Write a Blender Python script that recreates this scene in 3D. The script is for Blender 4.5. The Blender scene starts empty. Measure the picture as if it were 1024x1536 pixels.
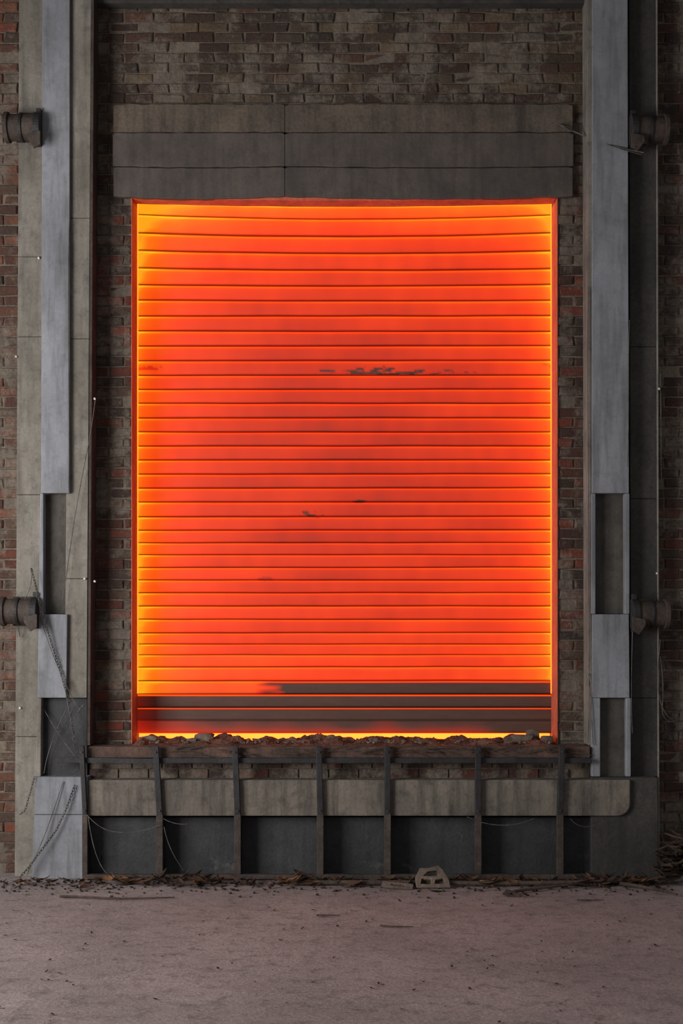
import bpy, bmesh, math, random
from mathutils import Vector, Matrix, noise as mn
random.seed(7)
H=1.746; F=2000.0; D=10.0
S=bpy.context.scene
COL=S.collection
def s(y): return (D+y)/F
def W(px,py,y): return Vector(((px-512)*s(y), y, H+(960-py)*s(y)))
def lin(c): 
    c=c/255.0
    return c/12.92 if c<=0.04045 else ((c+0.055)/1.055)**2.4
def rgb(r,g,b): return (lin(r),lin(g),lin(b),1)
# ---------------- materials
def newmat(name):
    m=bpy.data.materials.new(name); m.use_nodes=True
    nt=m.node_tree; b=nt.nodes['Principled BSDF']
    return m,nt,b
def N(nt,t,**k):
    n=nt.nodes.new(t)
    for a,v in k.items(): setattr(n,a,v)
    return n
def ramp(nt,stops):
    r=N(nt,'ShaderNodeValToRGB'); e=r.color_ramp.elements
    e[0].position=stops[0][0]; e[0].color=stops[0][1]
    e[-1].position=stops[-1][0]; e[-1].color=stops[-1][1]
    for p,c in stops[1:-1]:
        q=e.new(p); q.color=c
    return r
def g(v): return (v,v,v,1)
def noise(nt,pos,scale,detail=6,rough=.6,mapping=None):
    n=N(nt,'ShaderNodeTexNoise'); n.inputs['Scale'].default_value=scale
    n.inputs['Detail'].default_value=detail; n.inputs['Roughness'].default_value=rough
    if mapping:
        mp=N(nt,'ShaderNodeMapping'); mp.inputs['Scale'].default_value=mapping
        nt.links.new(pos,mp.inputs['Vector']); nt.links.new(mp.outputs[0],n.inputs['Vector'])
    else: nt.links.new(pos,n.inputs['Vector'])
    return n.outputs['Fac']
def mix(nt,fac,a,b,mode='MIX'):
    m=N(nt,'ShaderNodeMix',data_type='RGBA',blend_type=mode)
    for sock,v in ((m.inputs[0],fac),(m.inputs[6],a),(m.inputs[7],b)):
        if isinstance(v,(int,float,tuple)): sock.default_value=v
        else: nt.links.new(v,sock)
    return m.outputs[2]
def surface(name,base,alt,dark,scale=1.5,rough=.85,bump=.3,metal=0,streak=.5,attr=None,grime=.6,spots=None,plaster=None,fine=(.62,1.2)):
    m,nt,b=newmat(name); L=nt.links.new
    pos=N(nt,'ShaderNodeNewGeometry').outputs['Position']
    n1=noise(nt,pos,scale,8,.65)
    n2=noise(nt,pos,3,5,.6,(5,5,.5))
    n3=noise(nt,pos,45,5,.7)
    n4=noise(nt,pos,9,8,.75)
    r1=ramp(nt,[(.38,g(0)),(.62,g(1))]); L(n1,r1.inputs[0])
    c=mix(nt,r1.outputs[0],base,alt)
    if attr:
        a=N(nt,'ShaderNodeAttribute',attribute_name=attr)
        c=mix(nt,.85,c,a.outputs['Color'])
        if plaster:
            n6=noise(nt,pos,2.6,10,.75)
            rp=ramp(nt,[(.47,g(0)),(.57,g(.82))]); L(n6,rp.inputs[0])
            c=mix(nt,rp.outputs[0],c,plaster)
    r2=ramp(nt,[(.45,g(0)),(.75,g(streak))]); L(n2,r2.inputs[0])
    c=mix(nt,r2.outputs[0],c,dark)
    r4=ramp(nt,[(.5,g(0)),(.72,g(grime))]); L(n4,r4.inputs[0])
    c=mix(nt,r4.outputs[0],c,dark)
    r3=ramp(nt,[(.25,g(fine[0])),(.75,g(fine[1]))]); L(n3,r3.inputs[0])
    c=mix(nt,1.0,c,r3.outputs[0],'MULTIPLY')
    if spots:
        n5=noise(nt,pos,5.3,8,.7)
        r5=ramp(nt,[(.6,g(0)),(.68,g(.8))]); L(n5,r5.inputs[0])
        c=mix(nt,r5.outputs[0],c,spots)
    L(c,b.inputs['Base Color'])
    b.inputs['Roughness'].default_value=rough; b.inputs['Metallic'].default_value=metal
    bp=N(nt,'ShaderNodeBump'); bp.inputs['Strength'].default_value=bump; bp.inputs['Distance'].default_value=.01
    ad=N(nt,'ShaderNodeMath',operation='ADD'); L(n3,ad.inputs[0]); L(n4,ad.inputs[1])
    L(ad.outputs[0],bp.inputs['Height']); L(bp.outputs[0],b.inputs['Normal'])
    return m
M={}
M['brick']=surface('brick',rgb(136,106,91),rgb(126,110,97),rgb(64,54,48),1.3,.95,1,attr='bcol',streak=.35,grime=.65,plaster=rgb(128,117,104))
M['mortar']=surface('mortar',rgb(130,117,103),rgb(110,99,88),rgb(66,59,52),3,.95,1)
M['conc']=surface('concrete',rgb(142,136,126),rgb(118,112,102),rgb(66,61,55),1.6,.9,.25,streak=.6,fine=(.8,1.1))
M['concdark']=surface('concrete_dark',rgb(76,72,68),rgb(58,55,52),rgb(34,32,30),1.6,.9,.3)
M['blue']=surface('painted_concrete',rgb(146,148,153),rgb(124,125,130),rgb(74,73,73),1.1,.75,.12,streak=.7,grime=.4,fine=(.88,1.07))
M['lintel']=surface('lintel_concrete',rgb(112,98,85),rgb(88,78,68),rgb(46,41,37),2.0,.9,.5,streak=.6)
M['lintel2']=surface('lintel_steel',rgb(94,84,77),rgb(78,70,65),rgb(44,40,37),2.0,.7,.2,grime=.4,fine=(.8,1.1))
M['recess']=surface('recess',rgb(98,92,84),rgb(76,72,66),rgb(40,38,36),3,.9,.3,fine=(.8,1.1))
M['panel']=surface('dark_panel',rgb(62,62,64),rgb(47,46,48),rgb(26,25,26),2.2,.7,.4,spots=rgb(86,81,76))
M['beam']=surface('beam_concrete',rgb(128,119,107),rgb(102,95,87),rgb(52,47,43),1.8,.92,.4,streak=.85,spots=rgb(72,62,55),fine=(.75,1.1))
M['ledge']=surface('ledge_concrete',rgb(112,86,74),rgb(84,66,57),rgb(38,33,30),4,.95,.8)  # reddish concrete, pushed redder to paint glow spill on the sill
M['steel']=surface('old_steel',rgb(56,55,57),rgb(44,40,39),rgb(26,24,24),6,.6,.3,.3)
M['rust']=surface('rusty_steel',rgb(86,74,66),rgb(66,54,48),rgb(34,30,28),8,.75,.5,.2)
M['dirt']=surface('dirt',rgb(132,92,72),rgb(96,68,55),rgb(44,34,29),9,1,.9)
M['stone']=surface('rubble_stone',rgb(134,116,102),rgb(100,88,78),rgb(54,46,42),7,.95,.8)
M['wood']=surface('dead_wood',rgb(92,78,66),rgb(70,58,50),rgb(34,30,28),9,.95,.6)
M['leaf']=surface('dry_leaf',rgb(128,98,72),rgb(110,88,70),rgb(60,48,40),9,.9,.4,attr='bcol')
M['wire']=surface('wire',rgb(110,106,102),rgb(80,76,72),rgb(40,38,36),9,.6,.2,.4)
M['jamb_glow']=surface('red_glow_jamb',rgb(225,112,80),rgb(200,96,68),rgb(120,58,44),5,.7,.3,.0,grime=.35,fine=(.8,1.1))  # orange glow spill put into the jamb and soffit colour
M['floor']=surface('dusty_concrete_floor',rgb(174,159,155),rgb(150,138,134),rgb(94,86,82),.9,.85,.6,streak=.15,grime=.9,spots=rgb(134,122,117),fine=(.55,1.25))
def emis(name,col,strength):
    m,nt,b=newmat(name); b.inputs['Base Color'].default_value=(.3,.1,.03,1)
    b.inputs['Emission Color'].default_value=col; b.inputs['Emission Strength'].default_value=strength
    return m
M['gap']=emis('light_gap_glow',(1,.155,.012,1),4)  # emissive strip standing for light through the bottom gap
M['glowstrip']=emis('side_glow_strip',(1,.13,.008,1),5)  # for emissive strips added around the curtain edges
M['back']=emis('backing_glow',(1,.13,.01,1),1.3)  # glowing plate added behind the curtain, shows between slats
# slat glow: light on the shutter painted as emission
def glowmat(name,mult,base,glowbase):
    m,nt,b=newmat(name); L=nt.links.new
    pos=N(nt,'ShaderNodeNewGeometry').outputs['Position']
    a=N(nt,'ShaderNodeAttribute',attribute_name='painted_glow').outputs['Fac']
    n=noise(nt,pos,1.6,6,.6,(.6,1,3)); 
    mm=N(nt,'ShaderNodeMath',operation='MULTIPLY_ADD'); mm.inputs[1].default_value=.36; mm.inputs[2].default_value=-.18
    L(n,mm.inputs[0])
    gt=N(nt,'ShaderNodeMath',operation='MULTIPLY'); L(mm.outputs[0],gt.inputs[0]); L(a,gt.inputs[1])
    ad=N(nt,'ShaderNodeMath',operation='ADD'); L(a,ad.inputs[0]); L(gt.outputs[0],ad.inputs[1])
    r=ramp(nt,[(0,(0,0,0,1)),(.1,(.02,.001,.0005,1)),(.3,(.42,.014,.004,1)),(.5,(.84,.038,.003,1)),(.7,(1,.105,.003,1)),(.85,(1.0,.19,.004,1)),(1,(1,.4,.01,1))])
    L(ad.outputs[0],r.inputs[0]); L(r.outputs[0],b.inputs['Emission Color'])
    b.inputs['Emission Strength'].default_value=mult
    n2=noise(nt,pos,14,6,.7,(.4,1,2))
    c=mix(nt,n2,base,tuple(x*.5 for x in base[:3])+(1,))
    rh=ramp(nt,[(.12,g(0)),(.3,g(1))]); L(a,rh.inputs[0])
    c=mix(nt,rh.outputs[0],c,glowbase)
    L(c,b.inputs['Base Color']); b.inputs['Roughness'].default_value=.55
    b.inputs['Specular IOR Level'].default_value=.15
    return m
M['slat']=glowmat('shutter_painted_glow',.93,rgb(104,84,74),(.28,.04,.022,1))
M['lip']=glowmat('slat_lip',.25,rgb(52,36,32),(.1,.015,.008,1))  # lip darkened to paint the shade line between slats
M['slit']=glowmat('slat_slit',1.25,rgb(120,90,70),(.4,.05,.02,1))  # bright line of light painted below each lip
# ---------------- mesh helpers
def mkobj(name,bm,mats,parent=None,bevel=0,smooth=False):
    me=bpy.data.meshes.new(name); bmesh.ops.recalc_face_normals(bm,faces=bm.faces)
    bm.to_mesh(me); bm.free()
    o=bpy.data.objects.new(name,me); COL.objects.link(o)
    for m in (mats if isinstance(mats,list) else [mats]): me.materials.append(M[m])
    if parent: o.parent=parent
    if bevel:
        b=o.modifiers.new('bevel','BEVEL'); b.width=bevel; b.segments=2; b.limit_method='ANGLE'
    if smooth:
        for p in me.polygons: p.use_smooth=True
    return o
def empty(name):
    e=bpy.data.objects.new(name,None); COL.objects.link(e); return e
def addprism(bm,pts,yf,yb,mi=0):
    fr=[bm.verts.new(W(x,y,yf)) for x,y in pts]
    bk=[bm.verts.new((v.co.x,yb,v.co.z)) for v in fr]
    fs=[bm.faces.new(fr),bm.faces.new(bk[::-1])]
    n=len(pts)
    for i in range(n): fs.append(bm.faces.new((fr[i],bk[i],bk[(i+1)%n],fr[(i+1)%n])))
    for f in fs: f.material_index=mi
def prism(name,pts,yf,yb,mat,parent=None,bevel=.006):
    bm=bmesh.new(); addprism(bm,pts,yf,yb); return mkobj(name,bm,mat,parent,bevel)
def rect(x0,x1,y0,y1): return [(x0,y0),(x1,y0),(x1,y1),(x0,y1)]
def addbox(bm,x0,x1,y0,y1,z0,z1,mi=0):
    v=[bm.verts.new(p) for p in [(x0,y0,z0),(x1,y0,z0),(x1,y1,z0),(x0,y1,z0),(x0,y0,z1),(x1,y0,z1),(x1,y1,z1),(x0,y1,z1)]]
    for q in ((0,1,2,3),(4,7,6,5),(0,4,5,1),(1,5,6,2),(2,6,7,3),(3,7,4,0)):
        f=bm.faces.new([v[i] for i in q]); f.material_index=mi
def tube(name,pts,r,mat,parent=None,taper=None):
    cu=bpy.data.curves.new(name,'CURVE'); cu.dimensions='3D'; cu.bevel_depth=r; cu.bevel_resolution=3
    sp=cu.splines.new('NURBS'); sp.points.add(len(pts)-1); sp.order_u=min(4,len(pts)); sp.use_endpoint_u=True; sp.resolution_u=6
    for i,p in enumerate(pts):
        sp.points[i].co=(*p,1); sp.points[i].radius=(1 if not taper else 1+(taper-1)*i/(len(pts)-1))
    o=bpy.data.objects.new(name,cu); COL.objects.link(o); cu.materials.append(M[mat]); cu.use_fill_caps=True
    if parent: o.parent=parent
    return o
# ---------------- wall_back : bricks
OX0,OX1=W(197,0,0).x,W(836,0,0).x
OZ0=.93; OZ1=W(0,296,0).z
ZT=6.74
bm=bmesh.new(); cl=bm.loops.layers.color.new('bcol')
addbox(bm,-5,OX0+.004,.012,.45,0,ZT,1); addbox(bm,OX1-.004,5,.012,.45,0,ZT,1)
addbox(bm,OX0,OX1,.012,.12,OZ1-.004,OZ1+.15,1); addbox(bm,OX0,OX1,.012,.45,OZ1+.15,ZT,1); addbox(bm,OX0,OX1,.012,.45,0,OZ0-.05,1)
pal=[rgb(142,98,80),rgb(126,90,76),rgb(150,108,88),rgb(116,104,92),rgb(130,118,104),rgb(102,84,74),rgb(142,118,100),rgb(94,80,72),rgb(134,104,90)]
redpal=[rgb(166,100,78),rgb(144,92,74),rgb(168,112,90),rgb(120,92,78),rgb(138,120,106),rgb(104,80,70),rgb(150,128,112)]
tanpal=[rgb(176,140,118),rgb(160,124,104),rgb(168,148,130),rgb(150,116,98),rgb(140,124,110),rgb(166,116,94)]
greypal=[rgb(146,134,117),rgb(124,113,101),rgb(160,148,130),rgb(144,116,100),rgb(122,102,90),rgb(134,124,110)]
def brick(x0,x1,z0,z1):
    if x1-x0<.03: return
    yf=random.uniform(-.007,.004); j=lambda a=.007: random.uniform(-a,a)
    if random.random()<.07: yf+=.01
    c=.008
    P=[(x0,z0),(x1,z0),(x1,z1),(x0,z1)]
    Q=[(x0+c,z0+c),(x1-c,z0+c),(x1-c,z1-c),(x0+c,z1-c)]
    jj=[(j(),j(.005)) for _ in P]
    b=[bm.verts.new((p[0]+k[0],.02,p[1]+k[1])) for p,k in zip(P,jj)]
    m_=[bm.verts.new((p[0]+k[0],yf+.006,p[1]+k[1])) for p,k in zip(P,jj)]
    f=[bm.verts.new((p[0]+k[0]+j(.003),yf+j(.003),p[1]+k[1]+j(.003))) for p,k in zip(Q,jj)]
    fs=[bm.faces.new(f)]
    for i in range(4):
        k=(i+1)%4
        fs.append(bm.faces.new((b[i],b[k],m_[k],m_[i]))); fs.append(bm.faces.new((m_[i],m_[k],f[k],f[i])))
    P_=pal
    if x0<-2.3: P_=tanpal
    elif z0>5.2 and x0<1.9: P_=greypal
    elif 1<z0<5.2 and abs(x0)<2: P_=redpal
    col=random.choice(P_)
    k=random.uniform(.7,1.22); col=(col[0]*k,col[1]*k,col[2]*k,1)
    for q in fs:
        q.material_index=0
        for l in q.loops: l[cl]=col
rowh=.076; r=0; z=.002
while z<ZT-.07:
    x=-5+ (0.1125 if r%2 else 0)
    while x<5:
        x1=x+.213+random.uniform(-.004,.004); z1=z+rowh-.011
        if random.random()<.975:
            if z1>OZ0 and z<OZ1:
                if z1>OZ1 or not (x1>OX0 and x<OX1): 
                    if not(z1>OZ1 and x1>OX0 and x<OX1): brick(x,x1,z,z1)
                else:
                    if x<OX0: brick(x,OX0-.002,z,z1)
                    if x1>OX1: brick(OX1+.002,x1,z,z1)
            else: brick(x,x1,z,z1)
        x+=.225
    z+=rowh; r+=1
mkobj('wall_back',bm,['brick','mortar'])
# ---------------- floor / unseen shade slab
bm=bmesh.new(); addbox(bm,-6,6,-13,.5,-.2,0); mkobj('floor',bm,'floor')
bm=bmesh.new(); addbox(bm,-5,5,-6,.45,6.78,7.0); 
mkobj('shade_slab',bm,'concdark')  # unseen slab added to darken the top of the wall
prism('trim_1',rect(143,882,-30,4),-.1,0,'concdark')
# ---------------- lintel
lt=empty('door_lintel')
def band(name,x0,x1,y0,y1,yf,yb,mat,sag0=0,sag1=0,amp=1.2,seed=0):
    bm=bmesh.new(); n=60; R=[]
    for i in range(n+1):
        t=i/n; x=x0+(x1-x0)*t; k=4*t*(1-t)
        a=y0+sag0*k+mn.noise(Vector((t*14,seed,0)))*amp; b=y1+sag1*k+mn.noise(Vector((t*14,seed,5)))*amp
        if i in (0,n): a+=2
        A=W(x,a,yf);B=W(x,b,yf)
        R.append([bm.verts.new(A),bm.verts.new(B),bm.verts.new((B.x,yb,B.z)),bm.verts.new((A.x,yb,A.z))])
    for i in range(n):
        for j in range(4):
            bm.faces.new((R[i][j],R[i][(j+1)%4],R[i+1][(j+1)%4],R[i+1][j]))
    bm.faces.new(R[0]); bm.faces.new(R[n][::-1])
    return mkobj(name,bm,mat,lt,.005)
for nm,xa,xb in (('l',170,427),('r',427.5,859)):
    band('top_band_'+nm,xa,xb,156,198,-.045,-.005,'lintel',0,0,2,1)
    band('middle_band_'+nm,xa-1 if nm=='l' else xa,xb+(1 if nm=='r' else 0),199,248.5,-.06,-.005,'lintel2',0,2,1,2)
    band('bottom_band_'+nm,xa,xb,250,294,-.052,-.005,'lintel2',2,4,1,3)
band('soffit_edge',198,835,291,296,-.03,.12,'jamb_glow',2,5,.6,4)
# ---------------- columns
cL=empty('concrete_column'); cR=empty('concrete_column.001')
def seg(par,nm,xs,ys,yf,yb,mat,xb=None,gap=.35,bevel=.004):
    T,B=ys[0],ys[-1]
    for i in range(len(ys)-1):
        a=(ys[i]-T)/(B-T); b=(ys[i+1]-T)/(B-T)
        l0=xs[0]+(xs[2]-xs[0])*a; r0=xs[1]+(xs[3]-xs[1])*a
        l1=xs[0]+(xs[2]-xs[0])*b; r1=xs[1]+(xs[3]-xs[1])*b
        prism(f'{nm}_{i+1}',[(l0,ys[i]+gap),(r0,ys[i]+gap),(r1,ys[i+1]-gap),(l1,ys[i+1]-gap)],yf,yb,mat,par,bevel)
yb=-.012
seg(cL,'outer_pier',(29,66,22,60),[-40,385,505,742,1105,1319],-.13,yb,'conc')
seg(cL,'inner_strip',(105,137,97,130),[-40,327,508,868,1047],-.2,yb,'conc')
seg(cL,'face',(63.5,104.5,61.5,104),[-40,740],-.235,-.2,'blue')
seg(cL,'face_core',(64,104.5,62,104),[-40,740],-.199,yb,'conc')
prism('recess_back',rect(60,104,740,921),-.15,yb,'recess',cL)
prism('recess_rim',[(60,740),(65,740),(65,921),(58,921)],-.235,-.15,'blue',cL)
seg(cL,'lower_face',(58,101,56,99),[921,1047],-.235,yb,'blue')
prism('lower_recess_back',rect(60,131,1047,1165),-.16,yb,'panel',cL)
prism('lower_recess_rim',[(56,1047),(62,1047),(61,1165),(53,1165)],-.24,-.16,'conc',cL)
seg(cL,'base',(53,132,48,130),[1165,1222,1319],-.27,yb,'blue')
prism('edge_angle',[(137,-40),(141,-40),(135,1118),(131,1118)],-.2,-.012,'rust',cL,.002)
seg(cR,'inner_strip',(880,887.5,882,888),[-40,1118],-.2,yb,'conc')
seg(cR,'face',(888,941,888,943),[-40,740],-.225,yb,'blue')
prism('recess_back',rect(886,944,740,921),-.15,yb,'recess',cR)
prism('recess_rim_inner',rect(886.5,893,740,921),-.225,-.15,'blue',cR)
prism('recess_rim_outer',rect(937,944,740,921),-.225,-.15,'blue',cR)
seg(cR,'lower_face',(888,943,888,944),[921,1047],-.225,yb,'blue')
prism('lower_recess_back',rect(886,946,1047,1165),-.16,yb,'recess',cR)
prism('lower_rim_inner',rect(887,900,1047,1165),-.225,-.16,'blue',cR)
prism('lower_rim_outer',rect(939,946,1047,1165),-.225,-.16,'blue',cR)
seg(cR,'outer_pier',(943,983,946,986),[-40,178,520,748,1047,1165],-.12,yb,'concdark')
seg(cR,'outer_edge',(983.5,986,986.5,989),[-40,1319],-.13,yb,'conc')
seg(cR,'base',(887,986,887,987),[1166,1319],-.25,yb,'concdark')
# ---------------- ledge, beam, panel
prism('door_sill',[(132,1120),(885,1120),(885,1137),(132,1137)],-.25,.011,'ledge',None,.008)
o=bpy.data.objects['door_sill']
bm=bmesh.new(); zt=W(0,1120,-.25).z; addbox(bm,OX0+.01,OX1-.01,.0115,.44,zt-.06,zt); mkobj('inner_slab',bm,'ledge',o)
bt=empty('loading_dock_apron')
bm=bmesh.new(); cl=bm.loops.layers.color.new('bcol')
zz0=W(0,1168,-.15).z; zz1=W(0,1138,-.15).z
addbox(bm,W(134,0,-.13).x,W(884,0,-.13).x,-.12,-.012,zz0-.01,zz1,1)
hb=(zz1-zz0)/2
for rr in range(2):
    x=W(134,0,-.13).x+(.1 if rr else 0)
    while x<W(880,0,-.13).x-.2:
        c=random.choice(redpal) ; k=random.uniform(.5,1)
        v0=len(bm.faces); addbox(bm,x,x+.21,-.132-random.random()*.008,-.121,zz0+rr*hb+.003,zz0+(rr+1)*hb-.005,0)
        bm.faces.ensure_lookup_table()
        for q in bm.faces[v0:]:
            for l in q.loops: l[cl]=(c[0]*k,c[1]*k,c[2]*k,1)
        x+=.222
mkobj('brick_band',bm,['brick','mortar'],bt)
pts=[(132,1170),(945,1170)]
for a in range(0,91,15):
    pts.append((945-19+19*math.cos(math.radians(a)),1205+19*math.sin(math.radians(a))))
pts+=[(132,1224)]
prism('beam',pts,-.285,-.02,'beam',bt,.008)
for i,(a,b) in enumerate([(134,353),(355,580),(582,717),(719,886)]):
    prism(f'panel_{i+1}',rect(a,b,1226,1318),-.16,-.02,'panel',bt,.004)
# ---------------- steel guard frame
gf=empty('steel_guard_frame')
for i,(x0,x1) in enumerate([(122,127),(233,239),(352,356),(478,480),(581,581),(717,717),(843,840)]):
    w=5 if i else 4
    prism(f'post_{i+1}_upper',[(x0-w+.5,1119),(x0+w-.5,1119),(x1+w-.5,1224),(x1-w+.5,1224)],-.325,-.288,'steel',gf,.004)
    prism(f'post_{i+1}_lower',[(x1-w,1222),(x1+w,1222),(x1+w,1317),(x1-w,1317)],-.33,-.3,'rust',gf,.003)
    prism(f'post_{i+1}_flange',[(x1+w-2,1226),(x1+w,1226),(x1+w,1316),(x1+w-2,1316)],-.3,-.165,'steel',gf,.001)
    for yy in (1128,1216):
        bm=bmesh.new(); bmesh.ops.create_cone(bm,cap_ends=True,segments=6,radius1=.009,radius2=.008,depth=.012,matrix=Matrix.Translation(W(x0 if yy<1200 else x1,yy,-.33))@Matrix.Rotation(math.pi/2,4,'X'))
        mkobj(f'post_{i+1}_bolt',bm,'rust',gf)
prism('upper_rail_left',[(84,1136),(232,1138),(232,1146),(84,1144)],-.287,-.275,'steel',gf,.002)
prism('upper_rail',rect(232,887,1137,1145),-.285,-.255,'steel',gf,.003)
prism('base_rail',rect(124,887,1312,1319),-.345,-.3,'rust',gf,.003)
# ---------------- roller shutter
ys=[306,326,353,379,405,429,452,475,498,520,542,564,585,606,628,649,670,691,712,733,754,776,796,815,833,852,871,890,910,930,950,967,983,1001,1022,1042,1062]
SY=.28
def sag(py): 
    return max(0,(480-py)/150)*6.5
XA,XB=204.6,828
NC=300
bm=bmesh.new(); hl=bm.verts.layers.float.new('painted_glow')
prof=[(0.0,.016,.10,2),(.05,.0,.17,2),(.09,-.004,.14,2),(.14,-.006,.05,0),(.22,-.008,.01,0),(.36,-.009,-.01,0),(.5,-.009,-.02,0),(.64,-.008,-.025,0),(.76,-.006,-.035,0),(.84,-.004,-.06,0),(.89,-.018,-.07,0),(.94,-.020,-.07,1),(.985,-.008,-.07,1),(1.0,.016,.10,1)]  # glow offsets paint slat shading: bright top edge, dim lower edge
def patch(px,py,cx,cy,w,h):
    d=((px-cx)/w)**2+((py-cy)/h)**2
    if d>1: return 0
    n=mn.fractal(Vector((px*.06,py*.3,1.3)),1,2,5)
    return max(0,min(1,(n+.2-d*.35)*3))
def glow_level(px,py,si):  # light falloff from the edges, painted as a glow level
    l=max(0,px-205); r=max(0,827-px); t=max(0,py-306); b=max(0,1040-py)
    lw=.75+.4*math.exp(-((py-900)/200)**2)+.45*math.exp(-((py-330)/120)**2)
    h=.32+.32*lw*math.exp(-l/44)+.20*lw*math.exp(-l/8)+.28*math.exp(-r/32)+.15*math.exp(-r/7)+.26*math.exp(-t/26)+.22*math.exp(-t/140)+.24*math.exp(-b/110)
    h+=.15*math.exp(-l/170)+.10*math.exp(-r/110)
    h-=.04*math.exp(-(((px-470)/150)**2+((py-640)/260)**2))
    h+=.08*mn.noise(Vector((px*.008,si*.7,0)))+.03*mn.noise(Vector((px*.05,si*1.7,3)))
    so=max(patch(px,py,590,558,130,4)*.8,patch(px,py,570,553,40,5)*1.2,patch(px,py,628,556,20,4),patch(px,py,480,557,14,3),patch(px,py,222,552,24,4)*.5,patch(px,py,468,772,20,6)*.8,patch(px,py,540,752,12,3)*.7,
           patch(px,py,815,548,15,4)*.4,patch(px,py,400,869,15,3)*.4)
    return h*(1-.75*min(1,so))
wobs=[random.uniform(-1.0,1.0) for _ in ys]
for i in range(len(ys)-1):
    y0,y1=ys[i],ys[i+1]
    rows=[]
    for v,dy,dh,mi in prof:
        row=[]
        wob=wobs[i]*(1-v)+wobs[i+1]*v
        if i==len(ys)-2: wob=wobs[i]*(1-v)
        for c in range(NC+1):
            t=c/NC; px=XA+(XB-XA)*t; k=4*t*(1-t)
            py=y0+(y1-y0)*v
            p2=py+sag(py)*(k-.45)+wob*(t-.5)+(.5*mn.noise(Vector((t*6,(i+v)*1.1,0))) if py<1040 else 0)
            if i==0 and v<.5: p2=max(p2,300)
            vt=bm.verts.new(W(px,p2,SY+dy))
            hh=glow_level(px,p2,i)+dh
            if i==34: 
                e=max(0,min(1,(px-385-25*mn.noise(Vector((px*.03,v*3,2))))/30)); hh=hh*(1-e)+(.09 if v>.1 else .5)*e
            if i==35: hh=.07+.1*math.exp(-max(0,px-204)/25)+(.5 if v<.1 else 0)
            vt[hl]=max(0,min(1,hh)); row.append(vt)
        rows.append(row)
    for j in range(len(prof)-1):
        for c in range(NC):
            f=bm.faces.new((rows[j][c],rows[j][c+1],rows[j+1][c+1],rows[j+1][c])); f.material_index=prof[j+1][3] if j!=0 else 2
for (a,b,dy,hv) in ((1062,1081,-.004,.1),(1081,1100,-.012,.55)):
    rows=[]
    for v in (0,.06,.12,.5,.85,1):
        row=[]
        for c in range(NC+1):
            t=c/NC; px=XA+(XB-XA)*t
            vt=bm.verts.new(W(px,a+(b-a)*v,SY+(dy if .05<v<.99 else .01)))
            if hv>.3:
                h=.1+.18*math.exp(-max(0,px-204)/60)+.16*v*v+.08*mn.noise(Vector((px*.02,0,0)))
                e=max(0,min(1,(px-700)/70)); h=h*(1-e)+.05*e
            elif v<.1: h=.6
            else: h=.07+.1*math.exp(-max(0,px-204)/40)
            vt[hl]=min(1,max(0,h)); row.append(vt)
        rows.append(row)
    for j in range(5):
        for c in range(NC): 
            f=bm.faces.new((rows[j][c],rows[j][c+1],rows[j+1][c+1],rows[j+1][c])); f.material_index=0
sh=empty('roller_shutter_door')
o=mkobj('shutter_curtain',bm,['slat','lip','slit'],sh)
z0=zt+.002
bm=bmesh.new()
addbox(bm,OX0+.01,OX1-.01,SY+.035,SY+.045,z0,W(0,1092,SY).z)
mkobj('bottom_light_gap',bm,'gap',sh)
bm=bmesh.new(); addbox(bm,OX0+.01,OX1-.01,SY+.03,SY+.034,W(0,1092,SY).z+.002,OZ1+.1); mkobj('backing_plate',bm,'back',sh)
for nm,xa in (('side_glow_strip_left',OX0+.0075),('side_glow_strip_right',OX1-.0075-.005)):
    bm=bmesh.new(); addbox(bm,xa,xa+.005,SY-.034,SY-.03,W(0,1040,SY).z,OZ1+.03); mkobj(nm,bm,'glowstrip',sh)  # strips added beside the curtain to light the jambs
bm=bmesh.new(); addbox(bm,OX0+.03,OX1-.03,.14,.2,OZ1+.1,OZ1+.11); mkobj('top_glow_strip',bm,'glowstrip',sh)  # glowing strip added above the soffit, out of view
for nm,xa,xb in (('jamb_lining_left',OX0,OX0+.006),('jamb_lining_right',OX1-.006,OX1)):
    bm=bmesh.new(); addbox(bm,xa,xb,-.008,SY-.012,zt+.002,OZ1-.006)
    mkobj(nm,bm,'jamb_glow',sh,.001)
# ---------------- rubble on sill
bm=bmesh.new(); nx,ny=260,20; G=[]
for i in range(nx+1):
    row=[]
    for j in range(ny+1):
        x=OX0+.02+(OX1-OX0-.04)*i/nx; y=-.2+.5*j/ny
        e=min(1,j/3,(ny-j)/1.5+.6); e2=min(1,i/4,(nx-i)/4)
        h=(.012+.05*max(0,mn.fractal(Vector((x*5,y*5,2)),1,2,5)+.25)+.01*mn.noise(Vector((x*40,y*40,0))))*e*e2
        row.append(bm.verts.new((x,y,zt-.004+max(.001,h))))
    G.append(row)
for i in range(nx):
    for j in range(ny): bm.faces.new((G[i][j],G[i+1][j],G[i+1][j+1],G[i][j+1]))
rub=mkobj('sill_rubble',bm,'dirt')
def chunk(bm,c,sx,sy,sz,rot=None,sub=2):
    r=bmesh.ops.create_icosphere(bm,subdivisions=sub,radius=1)
    sd=random.random()*50; R=Matrix.Rotation(rot if rot is not None else random.random()*6,3,'Z')
    for v in r['verts']:
        p=v.co.copy(); q=Vector([max(-.68,min(.68,a)) for a in p])*1.25
        q*=1+.25*mn.noise(p*1.5+Vector((sd,0,0)))
        q=Vector((q.x*sx,q.y*sy,q.z*sz)); v.co=R@q+Vector(c)
bm=bmesh.new()
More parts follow.
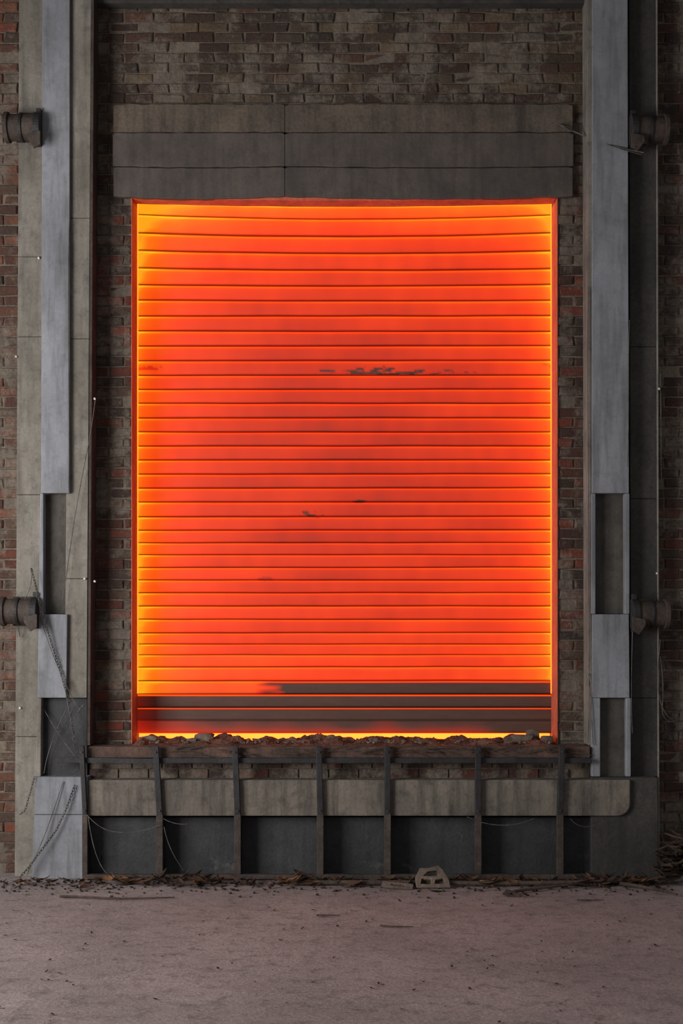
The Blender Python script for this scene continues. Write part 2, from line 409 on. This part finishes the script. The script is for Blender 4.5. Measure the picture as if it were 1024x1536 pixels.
for px,w,h in ((305,.085,.04),(288,.04,.02),(330,.03,.015),(783,.09,.035),(800,.055,.055),(765,.06,.025),(226,.05,.03),(214,.035,.025),(496,.035,.03),(560,.04,.018),(820,.05,.03),(660,.03,.012),(440,.03,.015),(395,.03,.012)):
    p=W(px,0,-.02); chunk(bm,(p.x,-.02+random.uniform(-.05,.08),zt+.015+h*.8),w,w*.6,h,random.uniform(-.3,.3))
for k in range(300):
    x=random.uniform(OX0+.05,OX1-.05); y=random.uniform(-.2,.22); w=random.uniform(.006,.02)
    chunk(bm,(x,y,zt+.015+w*.6),w,w*.7,w*.6,None,1)
mkobj('stones',bm,'stone',rub)
for k in range(60):
    x=random.uniform(240,850); p=W(x,1124+random.uniform(-3,6),-.27); L=random.uniform(.1,.35)
    a=random.uniform(-.25,.25)
    q=[p,p+Vector((L*.4,-.01,a*L*.5+random.uniform(-.01,.01))),p+Vector((L*.8,0,a*L)),p+Vector((L,0,a*L-.02))]
    tube('twig',q,random.uniform(.002,.005),'wood',rub,.4)
# ---------------- clamps
def clamp(name,x0,x1,py0,py1,yf,flip):
    e=empty(name)
    def P(t): return x0+(x1-x0)*t if not flip else x1-(x1-x0)*t
    cy=(py0+py1)/2; R=(py1-py0)/2*s(yf)*.78
    yc=yf-R-.004
    def cyl(nm,ta,tb,rad,mat,off=0):
        a=W(P(ta),cy+off,yc).x; b=W(P(tb),cy+off,yc).x; zc=W(0,cy+off,yc).z
        bm=bmesh.new()
        bmesh.ops.create_cone(bm,cap_ends=True,segments=32,radius1=rad,radius2=rad,depth=abs(b-a),matrix=Matrix.Translation(((a+b)/2,yc,zc))@Matrix.Rotation(math.pi/2,4,'Y'))
        mkobj(nm,bm,mat,e,.004)
    cyl('pipe_stub',0,.95,R*.86,'rust')
    cyl('end_flange',0.0,.12,R,'rust')
    cyl('band',.42,.5,R*.95,'steel'); cyl('strap',.82,1.0,R*.98,'steel')
    def bx(nm,ta,tb,pa,pb,yy,dy,mat='steel'):
        a,b=sorted((P(ta),P(tb))); prism(nm,rect(a,b,pa,pb),yy,yy+dy,mat,e,.003)
    bx('strap_lug_top',.84,.97,py0-1,cy-(cy-py0)*.6,yc-.02,.04)
    bx('strap_lug_bottom',.84,.97,cy+(cy-py0)*.6,py1-2,yc-.02,.04)
    a,b=P(.6),P(.95)
    prism('hook_tab',[(a,cy+8),(b,cy+4),(b,py1-4),((a+b)/2,py1+2),(a,py1-12)],yc-R*1.05,yc-R*.98+.01,'rust',e,.002)
    bx('mount_plate',.3,.8,py0+6,py1-6,yf-.008,.006,'rust')
    return e
clamp('pipe_clamp',8,63,163,220,-.13,False)
clamp('pipe_clamp.001',2,58,889,945,-.13,False)
clamp('pipe_clamp.002',944,1000,166,224,-.13,True)
clamp('pipe_clamp.003',946,1001,892,950,-.13,True)
# ---------------- chains & wires
def resample(pts,step):
    out=[pts[0].copy()]; acc=0
    for a,b in zip(pts[:-1],pts[1:]):
        L=(b-a).length; d=step-acc
        while d<=L: out.append(a.lerp(b,d/L)); d+=step
        acc=L-(d-step)
    return out
def chain(name,pts,step=.022,r=.0028):
    P=resample(pts,step); bm=bmesh.new()
    for i in range(len(P)-1):
        t=(P[i+1]-P[i]).normalized(); q=t.to_track_quat('X','Z').to_matrix()
        R=Matrix.Rotation(math.pi/2*(i%2)+.5,3,'X'); c=(P[i]+P[i+1])/2
        rings=[]
        for k in range(12):
            a=k/12*2*math.pi; ctr=Vector((math.cos(a)*step*.68,math.sin(a)*step*.36,0)); n=Vector((math.cos(a),math.sin(a),0))
            ring=[]
            for m in range(5):
                bb=m/5*2*math.pi; p=ctr+n*(r*math.cos(bb))+Vector((0,0,r*math.sin(bb)))
                ring.append(bm.verts.new(q@(R@p)+c))
            rings.append(ring)
        for k in range(12):
            for m in range(5): bm.faces.new((rings[k][m],rings[(k+1)%12][m],rings[(k+1)%12][(m+1)%5],rings[k][(m+1)%5]))
    return mkobj(name,bm,'wire')
def path(l): return [W(*p) for p in l]
chain('chain',path([(47,853,-.3),(55,885,-.31),(62,918,-.3),(74,955,-.27),(88,1000,-.255),(100,1040,-.26),(108,1085,-.27),(113,1125,-.28)]))
chain('chain.001',path([(112,1178,-.29),(100,1212,-.3),(84,1246,-.31),(62,1275,-.33),(44,1300,-.35),(28,1318,-.36)]))
chain('chain.002',path([(52,1165,-.285),(45,1190,-.285),(38,1215,-.3),(30,1222,-.3)]),.02,.002)
wires=[[(143,598,-.21),(138,640,-.22),(128,690,-.24),(118,740,-.25),(108,800,-.25),(100,860,-.25),(94,900,-.25)],
[(60,925,-.27),(80,990,-.26),(104,1035,-.26),(122,1080,-.28),(130,1040,-.28),(100,1100,-.28)],
[(130,1222,-.34),(150,1245,-.35),(180,1250,-.35),(210,1249,-.35),(240,1238,-.35)],
[(245,1228,-.34),(262,1238,-.35),(282,1236,-.35)],
[(246,1240,-.34),(252,1275,-.35),(275,1305,-.36)],
[(837,186,-.07),(870,202,-.1),(910,217,-.24),(940,224,-.24),(965,229,-.25)],
[(843,190,-.075),(880,205,-.22),(930,225,-.25),(962,232,-.25)],
[(882,430,-.215),(880,560,-.22),(883,700,-.215),(881,850,-.22),(884,980,-.215),(882,1115,-.25)],
[(944,480,-.235),(941,530,-.235),(944,600,-.235),(941,700,-.235)],
[(990,960,-.14),(985,1010,-.15),(986,1050,-.15),(1000,1080,-.15),(1018,1083,-.12)],
[(990,985,-.14),(998,1040,-.13),(985,1070,-.14),(1005,1090,-.1),(1022,1075,-.1)],
[(948,900,-.24),(950,960,-.25),(944,1010,-.24),(948,1100,-.24)],
[(882,1010,-.21),(888,1040,-.24),(885,1080,-.24),(890,1118,-.24)],
[(132,1222,-.33),(140,1290,-.35),(160,1310,-.36)],
[(104,330,-.245),(100,480,-.245),(105,600,-.245),(103,738,-.245)],
[(700,1225,-.34),(740,1245,-.35),(780,1238,-.35),(800,1228,-.34)],
[(855,1228,-.34),(872,1250,-.34),(905,1232,-.33)],
[(47,853,-.26),(50,880,-.28),(30,905,-.27),(25,930,-.25),(30,955,-.15)],
[(990,560,-.14),(992,640,-.1),(988,740,-.14),(1000,760,-.05),(990,800,-.1)],
[(108,1048,-.25),(84,1090,-.2),(70,1130,-.2),(66,1160,-.22)],
[(64,1060,-.2),(90,1110,-.22),(126,1150,-.3)]]
wz=empty('hanging_wires')
for i,w in enumerate(wires): tube(f'wire_{i+1}',path(w),.0028 if i not in (5,) else .006,'wire',wz)
tube('hanging_cable',path([(95,1172,-.28),(84,1205,-.29),(66,1260,-.3),(46,1300,-.32),(40,1312,-.35)]),.003,'wire')
nb=empty('wall_fixings')
M['pale']=surface('pale_metal',rgb(235,225,215),rgb(220,210,200),rgb(180,170,160),9,.5,.1)
for px,py,y in ((142,598,-.21),(142,872,-.21),(58,387,-.14),(24,535,-.14),(30,1062,-.14),(988,583,-.14),(985,860,-.14),(127,868,-.21)):
    bm=bmesh.new(); chunk(bm,W(px,py,y),.009,.007,.011,0,1); mkobj('fixing',bm,'pale',nb)
# ---------------- floor debris
bm=bmesh.new(); cl=bm.loops.layers.color.new('bcol')
lp=[rgb(160,120,86),rgb(130,96,72),rgb(192,160,126),rgb(98,78,66),rgb(150,120,96),rgb(84,70,62)]
def leaf(x,y,z,L,wd,a,tilt):
    n=6; R=Matrix.Rotation(a,3,'Z')@Matrix.Rotation(tilt,3,'X')@Matrix.Rotation(random.uniform(-.5,.5),3,'Y')
    top=[];bot=[];mid=[]; cu=random.uniform(.1,.5)
    for i in range(n+1):
        t=i/n; w=wd*math.sin(math.pi*min(1,max(.04,t*.96+.02)))**.8; zz=L*cu*(t-.5)**2*2
        for lst,sg in ((top,1),(mid,0),(bot,-1)):
            p=Vector(((t-.5)*L,sg*w,zz+abs(sg)*w*.35+random.uniform(-.002,.002))); lst.append(bm.verts.new(R@p+Vector((x,y,z))))
    c=random.choice(lp); k=random.uniform(.6,1.1)
    for i in range(n):
        for A,B in ((top,mid),(mid,bot)):
            f=bm.faces.new((A[i],A[i+1],B[i+1],B[i]))
            for l in f.loops: l[cl]=(c[0]*k,c[1]*k,c[2]*k,1)
for k in range(420):
    x=random.uniform(-2.45,2.35)
    dens=.1+.8*(mn.noise(Vector((x*1.6,4,0)))+.5)+(.35 if x>1.2 else 0)
    if random.random()>dens: continue
    y=-.39-abs(random.gauss(0,.15)); L=random.uniform(.02,.1)
    leaf(x,y,.012+random.random()*.02,L,L*random.uniform(.2,.4),random.random()*6.3,random.uniform(-.5,.5))
for k in range(320):
    x=random.uniform(-3,2.35); y=-random.uniform(.5,4.2); L=random.uniform(.008,.032)
    leaf(x,y,.006,L,L*.3,random.random()*6.3,random.uniform(-.2,.2))
for cx,n in ((270,24),(330,12),(480,14),(600,12),(700,8),(900,28),(180,8),(950,22)):
    for k in range(n):
        p=W(cx+random.gauss(0,24),0,-.45); leaf(p.x,-.5+random.gauss(0,.06),.02+random.random()*.02,random.uniform(.08,.2),random.uniform(.015,.035),random.gauss(0,.4),random.uniform(-.6,.6))
for v in bm.verts: v.co.z=max(.002,v.co.z); v.co.y=min(v.co.y,-.35)
for k in range(600):
    x=random.uniform(-2.5,2.35); y=-.37-abs(random.gauss(0,.22)); w=random.uniform(.004,.014)
    chunk(bm,(x,y,w*.6),w,w*.8,w*.6,None,1)  # gravel merged into the leaf mesh
for px,y,w in ((187,-.5,.05),(310,-.45,.05),(770,-.9,.03),(222,-.5,.03),(970,-.5,.05)):
    chunk(bm,(W(px,0,y).x,y,w*.45),w,w*.7,w*.5)
for f in bm.faces:
    for l in f.loops:
        if l[cl][0]>.99 and l[cl][1]>.99 or sum(l[cl][:3])==0: l[cl]=rgb(92,76,66)
mkobj('leaf_gravel_litter',bm,'leaf')
def fl(px,y,z=.012): return Vector((W(px,0,y).x,y,z))
tube('fallen_branch',[fl(90,-.98),fl(130,-1.03,.02),(fl(165,-1.08)),fl(215,-1.06,.015),fl(262,-1.0,.01)],.008,'wood',None,.5)
tube('fallen_branch.001',[fl(440,-.52,.02),fl(560,-.55,.03),fl(700,-.6,.03),fl(840,-.58,.03),fl(940,-.56,.04),fl(1020,-.42,.05)],.018,'wood',None,.6)
tube('fallen_branch.002',[fl(770,-.85,.02),fl(815,-.72,.03),fl(860,-.62,.02),fl(900,-.5,.03)],.012,'wood',None,.5)
tube('fallen_branch.003',[fl(930,-.6,.03),fl(970,-.72,.03),fl(1015,-.95,.02)],.014,'wood',None,.5)
tube('fallen_branch.004',[fl(570,-1.9),fl(600,-1.95),fl(620,-1.93)],.006,'wood',None,.5)
tube('fallen_branch.005',[fl(475,-1.6),fl(495,-1.63,.02),fl(510,-1.6)],.006,'wood',None,.5)
tube('fallen_branch.006',[fl(865,-1.1),fl(885,-1.13,.015),fl(905,-1.1)],.006,'wood',None,.5)
def plate(name,out,holes,th,mat,Mx):
    bm=bmesh.new(); ed=[]
    loops=[out]+holes
    for lp_ in loops:
        vs=[bm.verts.new((p[0],0,p[1])) for p in lp_]
        for i in range(len(vs)): ed.append(bm.edges.new((vs[i],vs[(i+1)%len(vs)])))
    bmesh.ops.triangle_fill(bm,use_beauty=True,edges=ed,use_dissolve=False)
    r=bmesh.ops.extrude_face_region(bm,geom=bm.faces[:])
    for v in [q for q in r['geom'] if isinstance(q,bmesh.types.BMVert)]: v.co.y+=th
    bmesh.ops.transform(bm,matrix=Mx,verts=bm.verts)
    return mkobj(name,bm,mat,None,.003)
Mx=Matrix.Translation(fl(650,-.66,.012))@Matrix.Rotation(-.6,4,'X')
plate('broken_concrete_block',[(-.12,.0),(.02,.0),(.12,.0),(.11,.06),(.075,.13),(.04,.17),(-.03,.15),(-.09,.15),(-.125,.08)],[[(-.09,.03),(-.02,.025),(-.015,.06),(-.08,.07)],[(.01,.03),(.08,.03),(.07,.07),(.015,.06)],[(-.07,.09),(-.01,.085),(.03,.09),(.03,.13),(-.03,.125)]],.035,'stone',Mx)
Mx=Matrix.Translation(fl(598,-.66,.03))@Matrix.Rotation(-1.2,4,'X')@Matrix.Rotation(.2,4,'Y')
plate('broken_board',[(-.12,-.03),(0,-.03),(.1,-.02),(.1,.03),(.05,.04),(-.12,.03)],[[(-.06,-.012),(.05,-.01),(.04,.015),(-.05,.012)]],.015,'stone',Mx)
Mx=Matrix.Translation(fl(765,-.95,.005))@Matrix.Rotation(-.9,4,'X')@Matrix.Rotation(.5,4,'Y')
plate('broken_board.001',[(-.06,-.0),(0,-.0),(.07,.01),(.06,.04),(.0,.06),(-.05,.05)],[[(-.02,.02),(.03,.02),(.0,.04)]],.012,'wood',Mx)
bm=bmesh.new(); cl=bm.loops.layers.color.new('bcol'); lp=[rgb(126,112,98),rgb(92,82,70),rgb(150,136,118),rgb(66,58,52)]
for k in range(110):
    p=W(1014+random.gauss(0,13),0,-.35)
    leaf(p.x,-.44+random.gauss(0,.06),.05+abs(random.gauss(0,.12)),random.uniform(.14,.28),random.uniform(.012,.03),random.uniform(0,6.3),random.uniform(-.9,.9))
for v in bm.verts: v.co.z=max(.004,v.co.z); v.co.y=min(v.co.y,-.275)
mkobj('dead_frond_pile',bm,'leaf')
# ---------------- lights
def area(name,loc,tgt,sx,sy,e,col):
    l=bpy.data.lights.new(name,'AREA'); l.shape='RECTANGLE'; l.size=sx; l.size_y=sy; l.energy=e; l.color=col
    o=bpy.data.objects.new(name,l); COL.objects.link(o); o.location=loc
    o.rotation_euler=(Vector(tgt)-Vector(loc)).to_track_quat('-Z','Y').to_euler()
area('soft_area_left',(-6.0,-5.6,2.5),(-1.9,0,2.0),3.2,3.2,500,(1,.985,.98))  # unseen area lamp added for soft light from the left front
w=bpy.data.worlds.new('World'); S.world=w; w.use_nodes=True
w.node_tree.nodes['Background'].inputs[0].default_value=(.97,.97,1,1); w.node_tree.nodes['Background'].inputs[1].default_value=.28
# ---------------- camera
c=bpy.data.cameras.new('Camera'); c.sensor_fit='VERTICAL'; c.sensor_height=36; c.lens=36*F/1536; c.shift_y=192/1536
o=bpy.data.objects.new('Camera',c); COL.objects.link(o); o.location=(0,-D,H); o.rotation_euler=(math.pi/2,0,0); S.camera=o
S.view_settings.view_transform='Standard'; S.view_settings.look='None'
